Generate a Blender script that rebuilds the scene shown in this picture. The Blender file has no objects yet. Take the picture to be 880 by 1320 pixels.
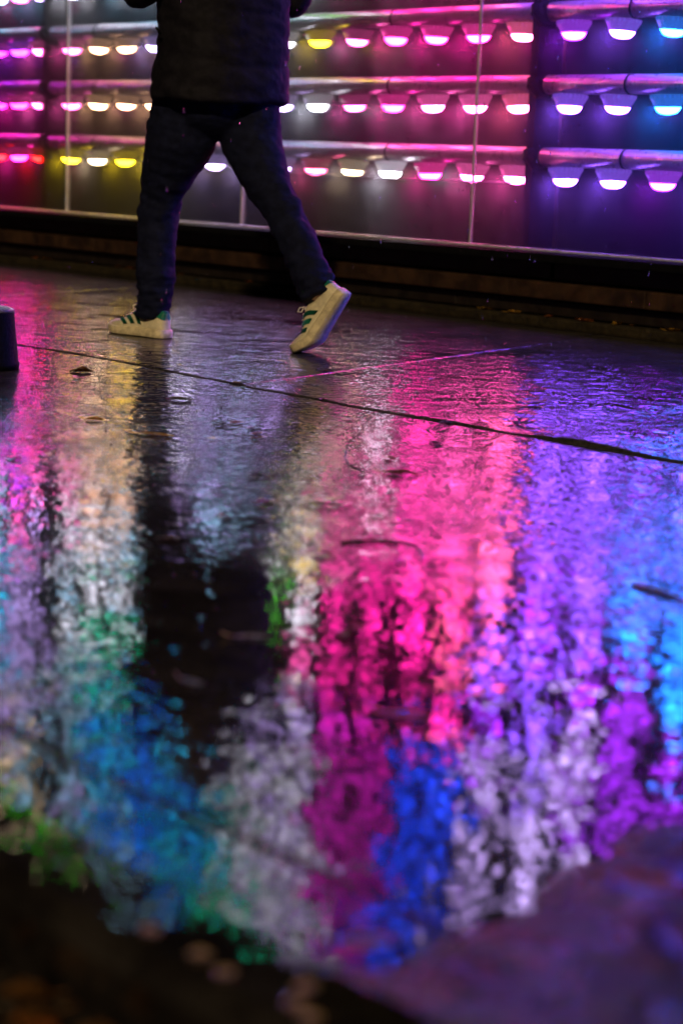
import bpy, bmesh, math, random
from mathutils import Vector, Matrix, noise
random.seed(7)
S = bpy.context.scene
COL = S.collection
R = math.radians

# ------------------------------------------------------------------ camera
# world axes: x runs along the light wall, y points from the kerb to the wall, z is up
cam = bpy.data.cameras.new('camera'); cam_o = bpy.data.objects.new('camera', cam); COL.objects.link(cam_o)
F = Vector((-0.73285, 0.65569, -0.18167)).normalized()
RT = Vector((0.66128, 0.74924, 0.03661)); RT = (RT - F * RT.dot(F)).normalized()
UP = RT.cross(F)
m = Matrix((RT, UP, -F)).transposed().to_4x4(); m.translation = Vector((0, 0, 0.72))
cam_o.matrix_world = m
cam.sensor_fit = 'HORIZONTAL'; cam.sensor_width = 24.0; cam.lens = 2453.05 / 880 * 24
cam.clip_start = 0.05; cam.clip_end = 500
cam.dof.use_dof = True; cam.dof.focus_distance = 6.2; cam.dof.aperture_fstop = 2.3; cam.dof.aperture_blades = 8
S.camera = cam_o

# ------------------------------------------------------------------ sky, one dim warm sun (night)
W = bpy.data.worlds.new('World'); S.world = W; W.use_nodes = True
nt = W.node_tree; nt.nodes.clear()
sky = nt.nodes.new('ShaderNodeTexSky'); sky.sky_type = 'NISHITA'; sky.sun_disc = False
SUN_DIR = Vector((-0.62, 0.62, -0.47)).normalized()      # the way the light travels
sky.sun_elevation = math.asin(-SUN_DIR.z); sky.sun_rotation = math.atan2(-SUN_DIR.x, -SUN_DIR.y)
bg = nt.nodes.new('ShaderNodeBackground'); bg.inputs['Strength'].default_value = 0.0006
wo = nt.nodes.new('ShaderNodeOutputWorld')
nt.links.new(sky.outputs[0], bg.inputs[0]); nt.links.new(bg.outputs[0], wo.inputs[0])
sl = bpy.data.lights.new('sun', 'SUN'); sl.energy = 1.35; sl.angle = R(1.5); sl.color = (1, 0.74, 0.42)
so = bpy.data.objects.new('sun', sl); COL.objects.link(so)
so.rotation_euler = SUN_DIR.to_track_quat('-Z', 'Y').to_euler()
S.view_settings.view_transform = 'Standard'; S.view_settings.look = 'None'
S.view_settings.exposure = 0.0; S.view_settings.gamma = 1.0; S.view_settings.use_curve_mapping = False
S.render.engine = 'CYCLES'
cy = S.cycles
cy.max_bounces = 6; cy.diffuse_bounces = 2; cy.glossy_bounces = 4; cy.transmission_bounces = 5; cy.transparent_max_bounces = 12
cy.caustics_reflective = True; cy.caustics_refractive = False
cy.sample_clamp_indirect = 6.0
cy.use_denoising = True; cy.denoiser = 'OPENIMAGEDENOISE'; cy.denoising_input_passes = 'RGB_ALBEDO_NORMAL'; cy.denoising_prefilter = 'ACCURATE'

# ------------------------------------------------------------------ helpers
def link(o, parent=None):
    COL.objects.link(o)
    if parent: o.parent = parent
    return o
def tag(o, label=None, cat=None, group=None, kind=None):
    if label: o['label'] = label
    if cat: o['category'] = cat
    if group: o['group'] = group
    if kind: o['kind'] = kind
    return o
def empty(name, loc=(0, 0, 0)):
    o = bpy.data.objects.new(name, None); o.empty_display_size = 0.05; o.location = loc
    return link(o)
def obj(name, bm, mat=None, parent=None, smooth=True):
    me = bpy.data.meshes.new(name)
    bmesh.ops.recalc_face_normals(bm, faces=bm.faces[:])
    bm.to_mesh(me); bm.free()
    if mat: me.materials.append(mat)
    if smooth:
        for p in me.polygons: p.use_smooth = True
    return link(bpy.data.objects.new(name, me), parent)
def box(bm, x0, x1, y0, y1, z0, z1):
    v = [bm.verts.new((x, y, z)) for z in (z0, z1) for y in (y0, y1) for x in (x0, x1)]
    for f in ((0, 2, 3, 1), (4, 5, 7, 6), (0, 1, 5, 4), (2, 6, 7, 3), (0, 4, 6, 2), (1, 3, 7, 5)):
        bm.faces.new([v[i] for i in f])
def bevel(bm, w, seg=2):
    bmesh.ops.bevel(bm, geom=bm.edges[:], offset=w, segments=seg, affect='EDGES', profile=0.6)
def loft(bm, rings, cap=True):
    vr = [[bm.verts.new(p) for p in r] for r in rings]
    n = len(vr[0])
    for a, b in zip(vr, vr[1:]):
        for i in range(n):
            bm.faces.new((a[i], a[(i + 1) % n], b[(i + 1) % n], b[i]))
    if cap:
        bm.faces.new(vr[0][::-1]); bm.faces.new(vr[-1])
    return vr
def tube(bm, pts, rads, n=10, cap=True):
    pts = [Vector(p) for p in pts]
    if not hasattr(rads, '__len__'): rads = [rads] * len(pts)
    rings = []; up = None
    for i, p in enumerate(pts):
        d = (pts[min(i + 1, len(pts) - 1)] - pts[max(i - 1, 0)]).normalized()
        if up is None:
            up = Vector((0, 0, 1)) if abs(d.z) < 0.9 else Vector((0, 1, 0))
        a = d.cross(up).normalized(); up = a.cross(d).normalized()
        rings.append([p + (a * math.cos(2 * math.pi * k / n) + up * math.sin(2 * math.pi * k / n)) * rads[i] for k in range(n)])
    loft(bm, rings, cap)
def lathe(bm, prof, n=24, cx=0, cy_=0, cz=0, rib=None, cap=True):
    rings = []
    for j, (r, z) in enumerate(prof):
        rr = []
        for k in range(n):
            q = r * (1 - (rib[j] if rib and k % 2 else 0))
            rr.append((cx + q * math.cos(2 * math.pi * k / n), cy_ + q * math.sin(2 * math.pi * k / n), cz + z))
        rings.append(rr)
    loft(bm, rings, cap)
def catmull(pts, sub):
    out = []; n = len(pts)
    for i in range(n - 1):
        p0 = pts[max(i - 1, 0)]; p1 = pts[i]; p2 = pts[i + 1]; p3 = pts[min(i + 2, n - 1)]
        for j in range(sub):
            t = j / sub
            out.append(tuple(0.5 * ((2 * b) + (c - a) * t + (2 * a - 5 * b + 4 * c - d) * t * t + (-a + 3 * b - 3 * c + d) * t ** 3)
                             for a, b, c, d in zip(p0, p1, p2, p3)))
    out.append(tuple(pts[-1]))
    return out
def fuse(name, bm, mat, parent, voxel, smooth_it=4, disp=None):
    """one continuous surface from overlapping closed shapes"""
    o = obj(name, bm, mat, parent)
    r = o.modifiers.new('r', 'REMESH'); r.mode = 'VOXEL'; r.voxel_size = voxel; r.use_smooth_shade = True
    s = o.modifiers.new('s', 'SMOOTH'); s.iterations = smooth_it; s.factor = 0.5
    dg = bpy.context.evaluated_depsgraph_get(); dg.update()
    me = bpy.data.meshes.new_from_object(o.evaluated_get(dg))
    o.modifiers.clear(); o.data = me; me.name = name
    if not me.materials: me.materials.append(mat)
    if disp:
        nrm = [v.normal.copy() for v in me.vertices]
        for v, nn in zip(me.vertices, nrm): v.co += nn * disp(v.co)
    for p in me.polygons: p.use_smooth = True
    return o

class Nodes:
    def __init__(s, name):
        s.m = bpy.data.materials.new(name); s.m.use_nodes = True
        s.t = s.m.node_tree; s.t.nodes.clear(); s.out = s.t.nodes.new('ShaderNodeOutputMaterial')
    def n(s, typ, **kw):
        d = s.t.nodes.new(typ)
        for k, v in kw.items():
            if k in d.bl_rna.properties and not k.startswith('i_'): setattr(d, k, v)
        return d
    def set(s, sock, v):
        if isinstance(v, bpy.types.NodeSocket): s.t.links.new(v, sock)
        elif v is not None:
            sock.default_value = v
    def math(s, op, a, b=None, c=None, clamp=False):
        d = s.t.nodes.new('ShaderNodeMath'); d.operation = op; d.use_clamp = clamp
        s.set(d.inputs[0], a); s.set(d.inputs[1], b); s.set(d.inputs[2], c)
        return d.outputs[0]
    def noise(s, vec, scale, detail=2.0, rough=0.5, dist=0.0):
        d = s.t.nodes.new('ShaderNodeTexNoise'); s.set(d.inputs['Vector'], vec)
        d.inputs['Scale'].default_value = scale; d.inputs['Detail'].default_value = detail
        d.inputs['Roughness'].default_value = rough; d.inputs['Distortion'].default_value = dist
        return d.outputs['Fac']
    def vor(s, vec, scale, feature='F1'):
        d = s.t.nodes.new('ShaderNodeTexVoronoi'); d.feature = feature; s.set(d.inputs['Vector'], vec); d.inputs['Scale'].default_value = scale
        return d
    def coord(s): return s.t.nodes.new('ShaderNodeTexCoord').outputs['Object']
    def xyz(s, v):
        d = s.t.nodes.new('ShaderNodeSeparateXYZ'); s.set(d.inputs[0], v); return d.outputs
    def scale(s, v, sc):
        d = s.t.nodes.new('ShaderNodeMapping'); s.set(d.inputs['Vector'], v); d.inputs['Scale'].default_value = sc; return d.outputs[0]
    def ss(s, v, lo, hi, a=0.0, b=1.0):
        d = s.t.nodes.new('ShaderNodeMapRange'); d.interpolation_type = 'SMOOTHSTEP'
        s.set(d.inputs[0], v); d.inputs[1].default_value = lo; d.inputs[2].default_value = hi
        s.set(d.inputs[3], a); s.set(d.inputs[4], b); return d.outputs[0]
    def mix(s, f, a, b):
        d = s.t.nodes.new('ShaderNodeMix'); d.data_type = 'RGBA'; s.set(d.inputs[0], f); s.set(d.inputs[6], a); s.set(d.inputs[7], b); return d.outputs[2]
    def bump(s, h, dist=1.0, strength=1.0):
        d = s.t.nodes.new('ShaderNodeBump'); d.inputs['Strength'].default_value = strength; d.inputs['Distance'].default_value = dist
        s.set(d.inputs['Height'], h); return d.outputs[0]
    def pri(s, **kw):
        d = s.t.nodes.new('ShaderNodeBsdfPrincipled')
        for k, v in kw.items(): s.set(d.inputs[k.replace('_', ' ')], v)
        s.t.links.new(d.outputs[0], s.out.inputs[0]); return d
def c4(r, g, b): return (r, g, b, 1)
def simple(name, col, rough=0.5, metal=0.0, var=0.25, scale=30, bump=0.0, **kw):
    N = Nodes(name); co = N.coord()
    f = N.noise(co, scale, 4, 0.6)
    c = N.mix(N.ss(f, 0.3, 0.7), c4(*[x * (1 - var) for x in col]), c4(*[min(1, x * (1 + var)) for x in col]))
    r = N.ss(N.noise(co, scale * 2.3, 3), 0.3, 0.7, max(0.02, rough - 0.08), min(1, rough + 0.08))
    nrm = N.bump(N.math('MULTIPLY', f, bump)) if bump else None
    N.pri(Base_Color=c, Roughness=r, Metallic=metal, Normal=nrm, **kw)
    return N.m

# ------------------------------------------------------------------ wet paving
def paving_material():
    N = Nodes('wet_paving'); co = N.coord(); x, y, z = N.xyz(co)
    n1 = N.noise(co, 1.6, 3, 0.55); n2 = N.noise(co, 7.0, 3, 0.6)
    # standing water: the strip along the kerb, and thin films elsewhere
    edge = N.math('ADD', y, N.math('ADD', N.math('MULTIPLY', N.math('SUBTRACT', n1, 0.5), 1.1), N.math('MULTIPLY', N.math('SUBTRACT', n2, 0.5), 0.45)))
    pud = N.ss(edge, 2.75, 1.95)
    film = N.ss(N.noise(co, 3.2, 4, 0.6), 0.52, 0.64)
    far = N.ss(y, 3.6, 4.2)
    film = N.math('MULTIPLY', film, N.math('ADD', 0.35, N.math('MULTIPLY', far, 0.45)))
    wet = N.math('MAXIMUM', pud, film)
    dry = N.math('SUBTRACT', 1.0, pud)
    # heights in metres
    mid = N.math('ADD', N.math('MULTIPLY', N.noise(co, 30, 1.0, 0.5, 0.0), 0.0030), N.math('MULTIPLY', N.noise(co, 75, 0, 0.5), 0.0009))
    und = N.math('ADD', N.math('MULTIPLY', N.noise(co, 12, 3, 0.55, 0.3), 0.0105), N.math('MULTIPLY', N.noise(co, 3.0, 2), 0.008))
    calm = N.ss(N.noise(co, 4.5, 3, 0.6), 0.42, 0.62, 1.0, 0.45)
    rough_h = N.math('ADD', N.math('MULTIPLY', mid, calm), N.math('MULTIPLY', und, N.math('ADD', 0.12, N.math('MULTIPLY', far, 0.88))))
    calm2 = N.ss(N.noise(co, 3.0, 2, 0.5), 0.40, 0.62, 0.55, 1.25)
    rip = N.math('MULTIPLY', N.math('ADD', N.math('MULTIPLY', N.noise(co, 44, 0.5, 0.45, 0.0), 0.00092), N.math('MULTIPLY', N.noise(co, 15, 0, 0.5), 0.0010)), calm2)
    h = N.math('ADD', N.math('MULTIPLY', rough_h, N.math('SUBTRACT', 1.0, pud)), N.math('MULTIPLY', rip, pud))
    # joints between the big slabs
    wob = N.math('MULTIPLY', N.math('SUBTRACT', N.noise(co, 2.5, 4, 0.65), 0.5), 0.05)
    yy = N.math('ADD', y, wob)
    sk = N.math('ADD', N.math('ADD', x, N.math('MULTIPLY', y, 0.29)), N.math('MULTIPLY', wob, 1.0))
    jm = N.math('ABSOLUTE', N.math('SUBTRACT', N.math('FRACT', N.math('DIVIDE', N.math('ADD', sk, 3.66), 3.1)), 0.5))
    j1 = N.math('MULTIPLY', N.ss(jm, 0.489, 0.497), N.ss(y, 3.80, 3.82))
    j2 = N.ss(N.math('ABSOLUTE', N.math('SUBTRACT', yy, 1.23)), 0.009, 0.003)
    h = N.math('SUBTRACT', h, N.math('MULTIPLY', j2, 0.010))
    h = N.math('ADD', h, N.math('MULTIPLY', j1, 0.008))
    joint = j2
    base = N.mix(N.ss(N.noise(co, 60, 4, 0.7), 0.35, 0.7), c4(0.024, 0.021, 0.021), c4(0.085, 0.077, 0.073))
    base = N.mix(N.ss(n2, 0.35, 0.7), base, c4(0.032, 0.028, 0.026))
    base = N.mix(pud, base, N.mix(N.ss(N.noise(co, 8, 4, 0.7), 0.4, 0.65), c4(0.012, 0.010, 0.010), c4(0.035, 0.030, 0.028)))
    base = N.mix(joint, base, c4(0.008, 0.007, 0.006))
    r0 = N.math('ADD', 0.10, N.math('MULTIPLY', N.noise(co, 5, 3), 0.14))
    r0 = N.math('ADD', r0, N.math('MULTIPLY', far, 0.02))
    rough = N.math('ADD', N.math('MULTIPLY', r0, N.math('SUBTRACT', 1.0, wet)), N.math('MULTIPLY', wet, 0.03))
    rough = N.math('ADD', rough, N.math('MULTIPLY', joint, 0.15), clamp=True)
    grain = N.math('MULTIPLY', N.ss(N.noise(co, 26, 3, 0.65), 0.38, 0.56), N.ss(N.noise(co, 70, 1, 0.6), 0.36, 0.54))
    grain = N.math('MAXIMUM', grain, N.math('MULTIPLY', pud, N.ss(N.noise(co, 9, 3, 0.6), 0.62, 0.46, 0.75, 1.0)))
    patch = N.ss(N.noise(N.scale(co, (1.0, 1.0, 1.0)), 6.5, 4, 0.65), 0.36, 0.58, 0.45, 1.0)
    lvl = N.math('MULTIPLY', N.math('ADD', 0.10, N.math('MULTIPLY', grain, 0.55)), patch)
    lvl = N.math('MULTIPLY', lvl, N.math('SUBTRACT', 1.0, N.math('MULTIPLY', joint, 0.85)))
    N.pri(Base_Color=base, Roughness=rough, IOR=1.45, Specular_IOR_Level=lvl, Normal=N.bump(h))
    return N.m
PAVE = paving_material()
ROAD = simple('wet_asphalt', (0.03, 0.024, 0.02), 0.45, var=0.5, scale=60, bump=0.006)
def grid_rows(bm, xs, ys, zf):
    rows = [[bm.verts.new((x, y, zf(x, y))) for x in xs] for y in ys]
    for a, b in zip(rows, rows[1:]):
        for i in range(len(xs) - 1): bm.faces.new((a[i], a[i + 1], b[i + 1], b[i]))
    return rows
bm = bmesh.new()
grid_rows(bm, [-160, -20, -6, 0, 6, 160], [-160, -20, -3, 0.98, 8, 160], lambda x, y: -0.125)
road = obj('road', bm, ROAD, smooth=False); tag(road, kind='structure')

def lip(x): # the far slabs stand a little proud of the near ones, more towards the right
    t = min(1, max(0, (x + 4.5) / 1.3)); return 0.002 + max(0.0, 0.0075 + 0.012 * noise.noise((x * 3.5, 0, 0))) * t * t * (3 - 2 * t)
def jy(x): return 3.79 + 0.022 * noise.noise((x * 1.1, 3, 0)) + 0.016 * noise.noise((x * 4, 1, 0)) + 0.008 * noise.noise((x * 15, 1, 0)) + (0.05 * math.exp(-((x + 5.6) / 0.5) ** 2))
xs = [-40, -20, -13] + [-12 + 0.05 * i for i in range(0, 221)] + [2, 6, 20]
bm = bmesh.new()
def put(x, y, z): return bm.verts.new((x, y, z))
rows = []
def kj(x): return -0.035 + 0.010 * noise.noise((x * 4, 8, 0)) + 0.008 * noise.noise((x * 13, 8, 0))
rows.append([put(x, 1.0, -0.125) for x in xs]); rows.append([put(x, 1.0 + kj(x), -0.03) for x in xs]); rows.append([put(x, 1.008 + kj(x), -0.012) for x in xs]); rows.append([put(x, 1.025 + kj(x), -0.003) for x in xs])
for y in (1.09, 1.5, 2.2, 3.0): rows.append([put(x, y, 0) for x in xs])
rows.append([put(x, jy(x) - 0.02, 0) for x in xs])
rows.append([put(x, jy(x), -0.006) for x in xs])
rows.append([put(x, jy(x) + 0.001, lip(x) - 0.003) for x in xs])
rows.append([put(x, jy(x) + 0.006, lip(x)) for x in xs])
for y in (4.2, 5.0, 6.0, 6.9, 14): rows.append([put(x, y, lip(x)) for x in xs])
for a, b in zip(rows, rows[1:]):
    for i in range(len(xs) - 1): bm.faces.new((a[i], a[i + 1], b[i + 1], b[i]))
pav = obj('pavement', bm, PAVE, smooth=False); tag(pav, kind='structure')

# rough gritty patch in the right foreground
N = Nodes('gritty_paving'); co = N.coord()
f = N.noise(co, 35, 5, 0.65); g = N.noise(co, 9, 3, 0.6)
N.pri(Base_Color=N.mix(N.ss(g, 0.5, 0.66), N.mix(N.ss(f, 0.35, 0.65), c4(0.05, 0.042, 0.045), c4(0.13, 0.105, 0.10)), c4(0.13, 0.06, 0.02)),
      Roughness=N.ss(N.noise(co, 22, 3), 0.35, 0.65, 0.10, 0.5), IOR=1.45,
      Normal=N.bump(N.math('ADD', N.math('MULTIPLY', f, 0.016), N.math('MULTIPLY', N.noise(co, 70, 2), 0.004))))
GRIT = N.m
bm = bmesh.new()
gx = [i * 0.03 for i in range(0, 60)]; gy = [i * 0.03 for i in range(0, 46)]
def gz(x, y):
    e = min(1, x / 0.07, (1.32 - y) / 0.2)
    return 0.002 + max(0, e) * (0.012 + 0.018 * noise.noise((x * 3, y * 3, 0)) + 0.008 * noise.noise((x * 11, y * 11, 2)))
for_rows = [[bm.verts.new((-1.235 + x + 0.09 * noise.noise((y * 2.5, 0, 0)) + 0.06 * noise.noise((y * 7, 5, 0)), 1.05 + y, gz(x, y) if x > 0 else -0.004)) for x in gx] for y in gy]
for a, b in zip(for_rows, for_rows[1:]):
    for i in range(len(gx) - 1): bm.faces.new((a[i], a[i + 1], b[i + 1], b[i]))
gp = obj('pavement_patch', bm, GRIT); tag(gp, kind='structure')

# ------------------------------------------------------------------ the light wall
LX = [-10.257 - 0.25 * k for k in range(4, -1, -1)]
MX = [-9.92 + 0.28577 * k for k in range(14)]
RX = [-5.895 + 0.2815 * k for k in range(6)]
PANELS = [('left', -13.0, -10.185, LX), ('middle', -10.185, -6.095, MX), ('right', -6.095, -3.4, RX)]
NROW = 11
def lz(k): return 0.668 + 0.3235 * k
TY = 6.56
TUBE_M = simple('painted_tube', (0.21, 0.20, 0.215), 0.33, metal=0.0, var=0.12, scale=14, bump=0.0006)
BACK_M = simple('dark_panel', (0.0018, 0.0018, 0.003), 0.35, var=0.5, scale=5, bump=0.0015, IOR=1.14)
POST_M = simple('dark_steel', (0.005, 0.005, 0.006), 0.5, var=0.3, scale=25, IOR=1.2)
POST_D = simple('matt_black_post', (0.0012, 0.0012, 0.0015), 0.7, var=0.3, scale=25, IOR=1.12)
names = {'left': 'dark rack of grey tubes and lamps cut by the left edge of the photo',
         'middle': 'wide dark rack of grey tubes and lamps behind the walking person',
         'right': 'dark rack of grey tubes with violet and blue lamps at the right edge'}
for pn, x0, x1, lx in PANELS:
    root = empty('light_rack', ((x0 + x1) / 2, TY, 0.35)); tag(root, names[pn], 'light rack', 'light racks behind the glass')
    inv = Matrix.Translation(-Vector(root.location))
    def part(name, bm, mat, smooth=True):
        bm.transform(inv); return obj(name, bm, mat, root, smooth)
    bm = bmesh.new(); box(bm, x0 + 0.003, x1 - 0.003, 6.74, 6.80, 0.34, 4.35); part('back_panel', bm, BACK_M, False)
    for k in range(NROW):
        a, b = x0 + 0.065, x1 - 0.035
        bm = bmesh.new(); zc = lz(k) + 0.102
        pts = [(a + 0.012, TY + 0.17, zc), (a, TY + 0.06, zc), (a, TY, zc), (a + 0.003, TY, zc), (b - 0.003, TY, zc), (b, TY, zc)]
        tube(bm, pts[3:], 0.0435, 20); part('tube', bm, TUBE_M)
    for k in range(4):
        q = x0 + 0.55
        while q < x1 - 0.2:
            bm = bmesh.new(); zc = lz(k) + 0.102
            tube(bm, [(q - 0.006, TY, zc), (q + 0.006, TY, zc)], 0.0452, 20)
            box(bm, q - 0.005, q + 0.005, TY + 0.03, 6.739, zc - 0.006, zc + 0.006)
            part('clamp', bm, POST_M); q += 0.857
    bm = bmesh.new(); box(bm, x1 - 0.030, x1 + 0.014, 6.535, 6.70, 0.346, 4.35)
    for k in range(NROW): # black elbows that carry the tubes round to the post
        zc = lz(k) + 0.102
        tube(bm, [(x1 + 0.0, TY - 0.03, zc + 0.03), (x1 + 0.005, TY - 0.035, zc), (x1 + 0.03, TY - 0.02, zc - 0.045), (x1 + 0.07, TY + 0.02, zc - 0.062)], [0.03, 0.034, 0.028, 0.012], 10)
    part('post', bm, POST_D, False)

# lamp meshes
bm = bmesh.new()
lathe(bm, [(0.004, -0.026), (0.022, -0.0245), (0.037, -0.0195), (0.047, -0.011), (0.0535, 0.000), (0.0555, 0.005)], 24)
DIFF = bpy.data.meshes.new('diffuser'); bmesh.ops.recalc_face_normals(bm, faces=bm.faces[:]); bm.to_mesh(DIFF); bm.free()
bm = bmesh.new()
lathe(bm, [(0.0555, 0.004), (0.0575, 0.0055), (0.064, 0.018), (0.073, 0.035), (0.078, 0.041), (0.0795, 0.043), (0.080, 0.057), (0.05, 0.0585), (0.02, 0.0586)], 48,
      rib=[0, 0, 0.012, 0.02, 0.05, 0.07, 0.07, 0, 0])
BOWL = bpy.data.meshes.new('bowl_lamp'); bmesh.ops.recalc_face_normals(bm, faces=bm.faces[:]); bm.to_mesh(BOWL); bm.free()
for me in (DIFF, BOWL):
    for p in me.polygons: p.use_smooth = me is DIFF
HUES = {  # name: lit colour
 'warm white': (1.0, 0.72, 0.45), 'white': (0.90, 0.86, 1.0), 'peach': (1.0, 0.50, 0.26), 'yellow': (1.0, 0.68, 0.015), 'amber': (1.0, 0.36, 0.02),
 'red': (1.0, 0.005, 0.004), 'salmon': (1.0, 0.10, 0.26), 'pink': (1.0, 0.09, 0.42), 'hot pink': (1.0, 0.016, 0.34), 'magenta': (0.85, 0.014, 0.62),
 'purple': (0.40, 0.025, 1.0), 'violet': (0.26, 0.08, 1.0), 'lavender': (0.62, 0.42, 1.0), 'blue': (0.012, 0.06, 1.0), 'azure': (0.012, 0.19, 1.0),
 'cyan': (0.012, 0.50, 0.85), 'teal': (0.006, 0.75, 0.40), 'green': (0.10, 0.80, 0.03), 'ice white': (0.36, 0.72, 1.0), 'unlit': (0.5, 0.5, 0.5)}
GAIN = {'unlit': 0.0, 'white': 1.1, 'warm white': 0.85, 'ice white': 0.7, 'lavender': 0.85, 'peach': 0.9, 'yellow': 0.9, 'blue': 1.7, 'purple': 0.55, 'magenta': 0.75, 'hot pink': 0.95, 'violet': 0.9, 'green': 0.6, 'teal': 0.7}
LAMP = 115.0
LM = {}
for nme, col, dim in [(a, b, d) for a, b in HUES.items() for d in (1.0, 0.6, 1.7)]:
    N = Nodes('lamp_glow'); e = N.n('ShaderNodeEmission'); e.inputs[0].default_value = c4(*col); e.inputs[1].default_value = LAMP * dim * GAIN.get(nme, 1.0)
    N.t.links.new(e.outputs[0], N.out.inputs[0])
    B = Nodes('lamp_bowl')  # weak emission stands in for light spilling through the bowl from the diffuser
    B.pri(Base_Color=c4(0.035, 0.033, 0.036), Roughness=0.4, IOR=1.3, Emission_Color=c4(*[min(1, q * 0.9 + 0.03) for q in col]), Emission_Strength=0.0 if nme == 'unlit' else 0.55 * min(dim, 1.0))
    B.m.cycles.emission_sampling = 'NONE'
    LM[nme, dim] = (N.m, B.m)
DIFF.materials.append(LM['white', 1.0][0]); BOWL.materials.append(LM['white', 1.0][1])
HUE_LIST = ['warm white', 'white', 'peach', 'yellow', 'amber', 'red', 'salmon', 'pink', 'hot pink', 'magenta',
            'purple', 'violet', 'lavender', 'blue', 'azure', 'cyan', 'teal', 'green', 'ice white', 'unlit']  # unlit: unseen lamps above left dark to deepen the walker's reflection
ROWS = [  # bottom row first: hues of the left, the middle and the right rack
 ([5, 9, 5, 8, 5], [3, 0, 3, 3, 1, 12, 12, 12, 6, 0, 1, 8, 7, 7], [11, 11, 10, 11, 13, 13]),
 ([9, 8, 9, 8, 7], [7, 2, 2, 2, 12, 12, 18, 12, 1, 7, 8, 7, 7, 6], [11, 11, 14, 14, 13, 13]),
 ([9, 10, 9, 10, 7], [7, 2, 2, 12, 12, 18, 12, 1, 3, 7, 8, 8, 8, 6], [10, 11, 14, 14, 13, 13]),
 ([15, 18, 18, 7, 12], [1, 1, 18, 18, 18, 18, 1, 17, 1, 8, 8, 8, 6, 11], [11, 10, 10, 14, 14, 13]),
 ([14, 18, 15, 12, 12], [18, 1, 1, 19, 19, 19, 19, 17, 7, 8, 8, 8, 8, 10], [11, 12, 10, 10, 11, 13]),
 ([15, 14, 15, 12, 12], [1, 16, 16, 19, 19, 19, 19, 12, 12, 9, 9, 13, 13, 12], [12, 10, 10, 10, 11, 10]),
 ([15, 15, 12, 12, 12], [18, 16, 18, 14, 19, 19, 19, 12, 1, 9, 9, 13, 13, 12], [12, 12, 10, 10, 10, 11]),
 ([14, 15, 12, 12, 18], [18, 14, 15, 14, 15, 15, 1, 1, 12, 9, 9, 13, 13, 12], [12, 10, 11, 12, 10, 10]),
 ([17, 18, 12, 0, 18], [18, 15, 14, 14, 14, 15, 16, 1, 12, 9, 9, 13, 12, 10], [10, 10, 12, 11, 10, 10]),
 ([0, 17, 0, 18, 0], [12, 18, 18, 14, 15, 16, 1, 12, 1, 12, 10, 13, 13, 12], [10, 10, 11, 12, 10, 10]),
 ([0, 0, 17, 17, 0], [17, 18, 18, 14, 15, 16, 16, 12, 1, 12, 13, 10, 10, 13], [11, 10, 10, 11, 10, 10])]
ordn = ['first', 'second', 'third', 'fourth', 'fifth', 'sixth', 'seventh', 'eighth', 'ninth', 'tenth', 'eleventh']
rown = ['lowest row', 'second row up', 'third row up', 'fourth row up'] + ['%s row up' % ordn[i] for i in range(4, 11)]
for k in range(NROW):
    for (pn, x0, x1, lx), cols in zip(PANELS, ROWS[k]):
        n = len(lx); assert len(cols) == n, (k, pn, len(cols), n)
        for i, x in enumerate(lx):
            hue = HUE_LIST[cols[i]]; dim = 0.6 if k > 3 else (1.7 if pn == 'left' and k < 3 else 1.0)
            o = bpy.data.objects.new('bowl_lamp', BOWL); o.location = (x, TY, lz(k)); link(o)
            o.rotation_euler = (R(random.uniform(-3.5, 3.5)), R(random.uniform(-3.5, 3.5)), random.uniform(0, 6.28))
            o.material_slots[0].link = 'OBJECT'; o.material_slots[0].material = LM[hue, dim][1]
            d = bpy.data.objects.new('diffuser', DIFF); link(d, o)
            d.material_slots[0].link = 'OBJECT'; d.material_slots[0].material = LM[hue, dim][0]
            if pn == 'middle':
                where = '%s from middle rack left end' % ordn[i] if i < 7 else ('%s from middle rack right end' % ordn[n - 1 - i])
            elif pn == 'left': where = '%s left of the left post' % ordn[n - 1 - i]
            else: where = '%s right of the right post' % ordn[i]
            tag(o, '%s bowl lamp in %s, %s' % (hue, rown[k], where), 'lamp', 'coloured bowl lamps under the tubes')
# thin wire through the lowest row
bm = bmesh.new(); tube(bm, [(-8.6, 6.508, 0.655), (-7.6, 6.506, 0.65), (-6.9, 6.506, 0.643), (-6.12, 6.508, 0.65)], 0.004, 6)
tag(obj('wire', bm, TUBE_M), 'thin pale wire running level through the lowest lamps', 'wire')

# glass panes with dust and drips, scatter added for lamp halos, a pale bottom rail
N = Nodes('dirty_halo_glass'); co = N.coord()
d1 = N.ss(N.noise(N.scale(co, (14, 1, 1.2)), 3.0, 4, 0.65), 0.42, 0.78)
d2 = N.ss(N.noise(co, 9, 5, 0.7), 0.50, 0.72)
sp = N.ss(N.vor(co, 38).outputs['Distance'], 0.16, 0.05)
sp = N.math('MULTIPLY', sp, N.ss(N.noise(co, 6, 2), 0.5, 0.6))
dust_halo = N.math('ADD', 0.017, N.math('ADD', N.math('ADD', N.math('MULTIPLY', d1, 0.011), N.math('MULTIPLY', d2, 0.005)), N.math('MULTIPLY', sp, 0.10)))  # even base share scatters lamp light into halos; smudges and specks on top
tr = N.n('ShaderNodeBsdfTransparent'); tr.inputs[0].default_value = c4(0.97, 0.97, 0.98)
tl = N.n('ShaderNodeBsdfTranslucent'); tl.inputs[0].default_value = c4(0.85, 0.85, 0.85)
gl = N.n('ShaderNodeBsdfGlossy'); gl.inputs['Roughness'].default_value = 0.03
m1 = N.n('ShaderNodeMixShader'); N.set(m1.inputs[0], dust_halo); N.t.links.new(tr.outputs[0], m1.inputs[1]); N.t.links.new(tl.outputs[0], m1.inputs[2])
fr = N.n('ShaderNodeFresnel'); fr.inputs[0].default_value = 1.35
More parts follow.
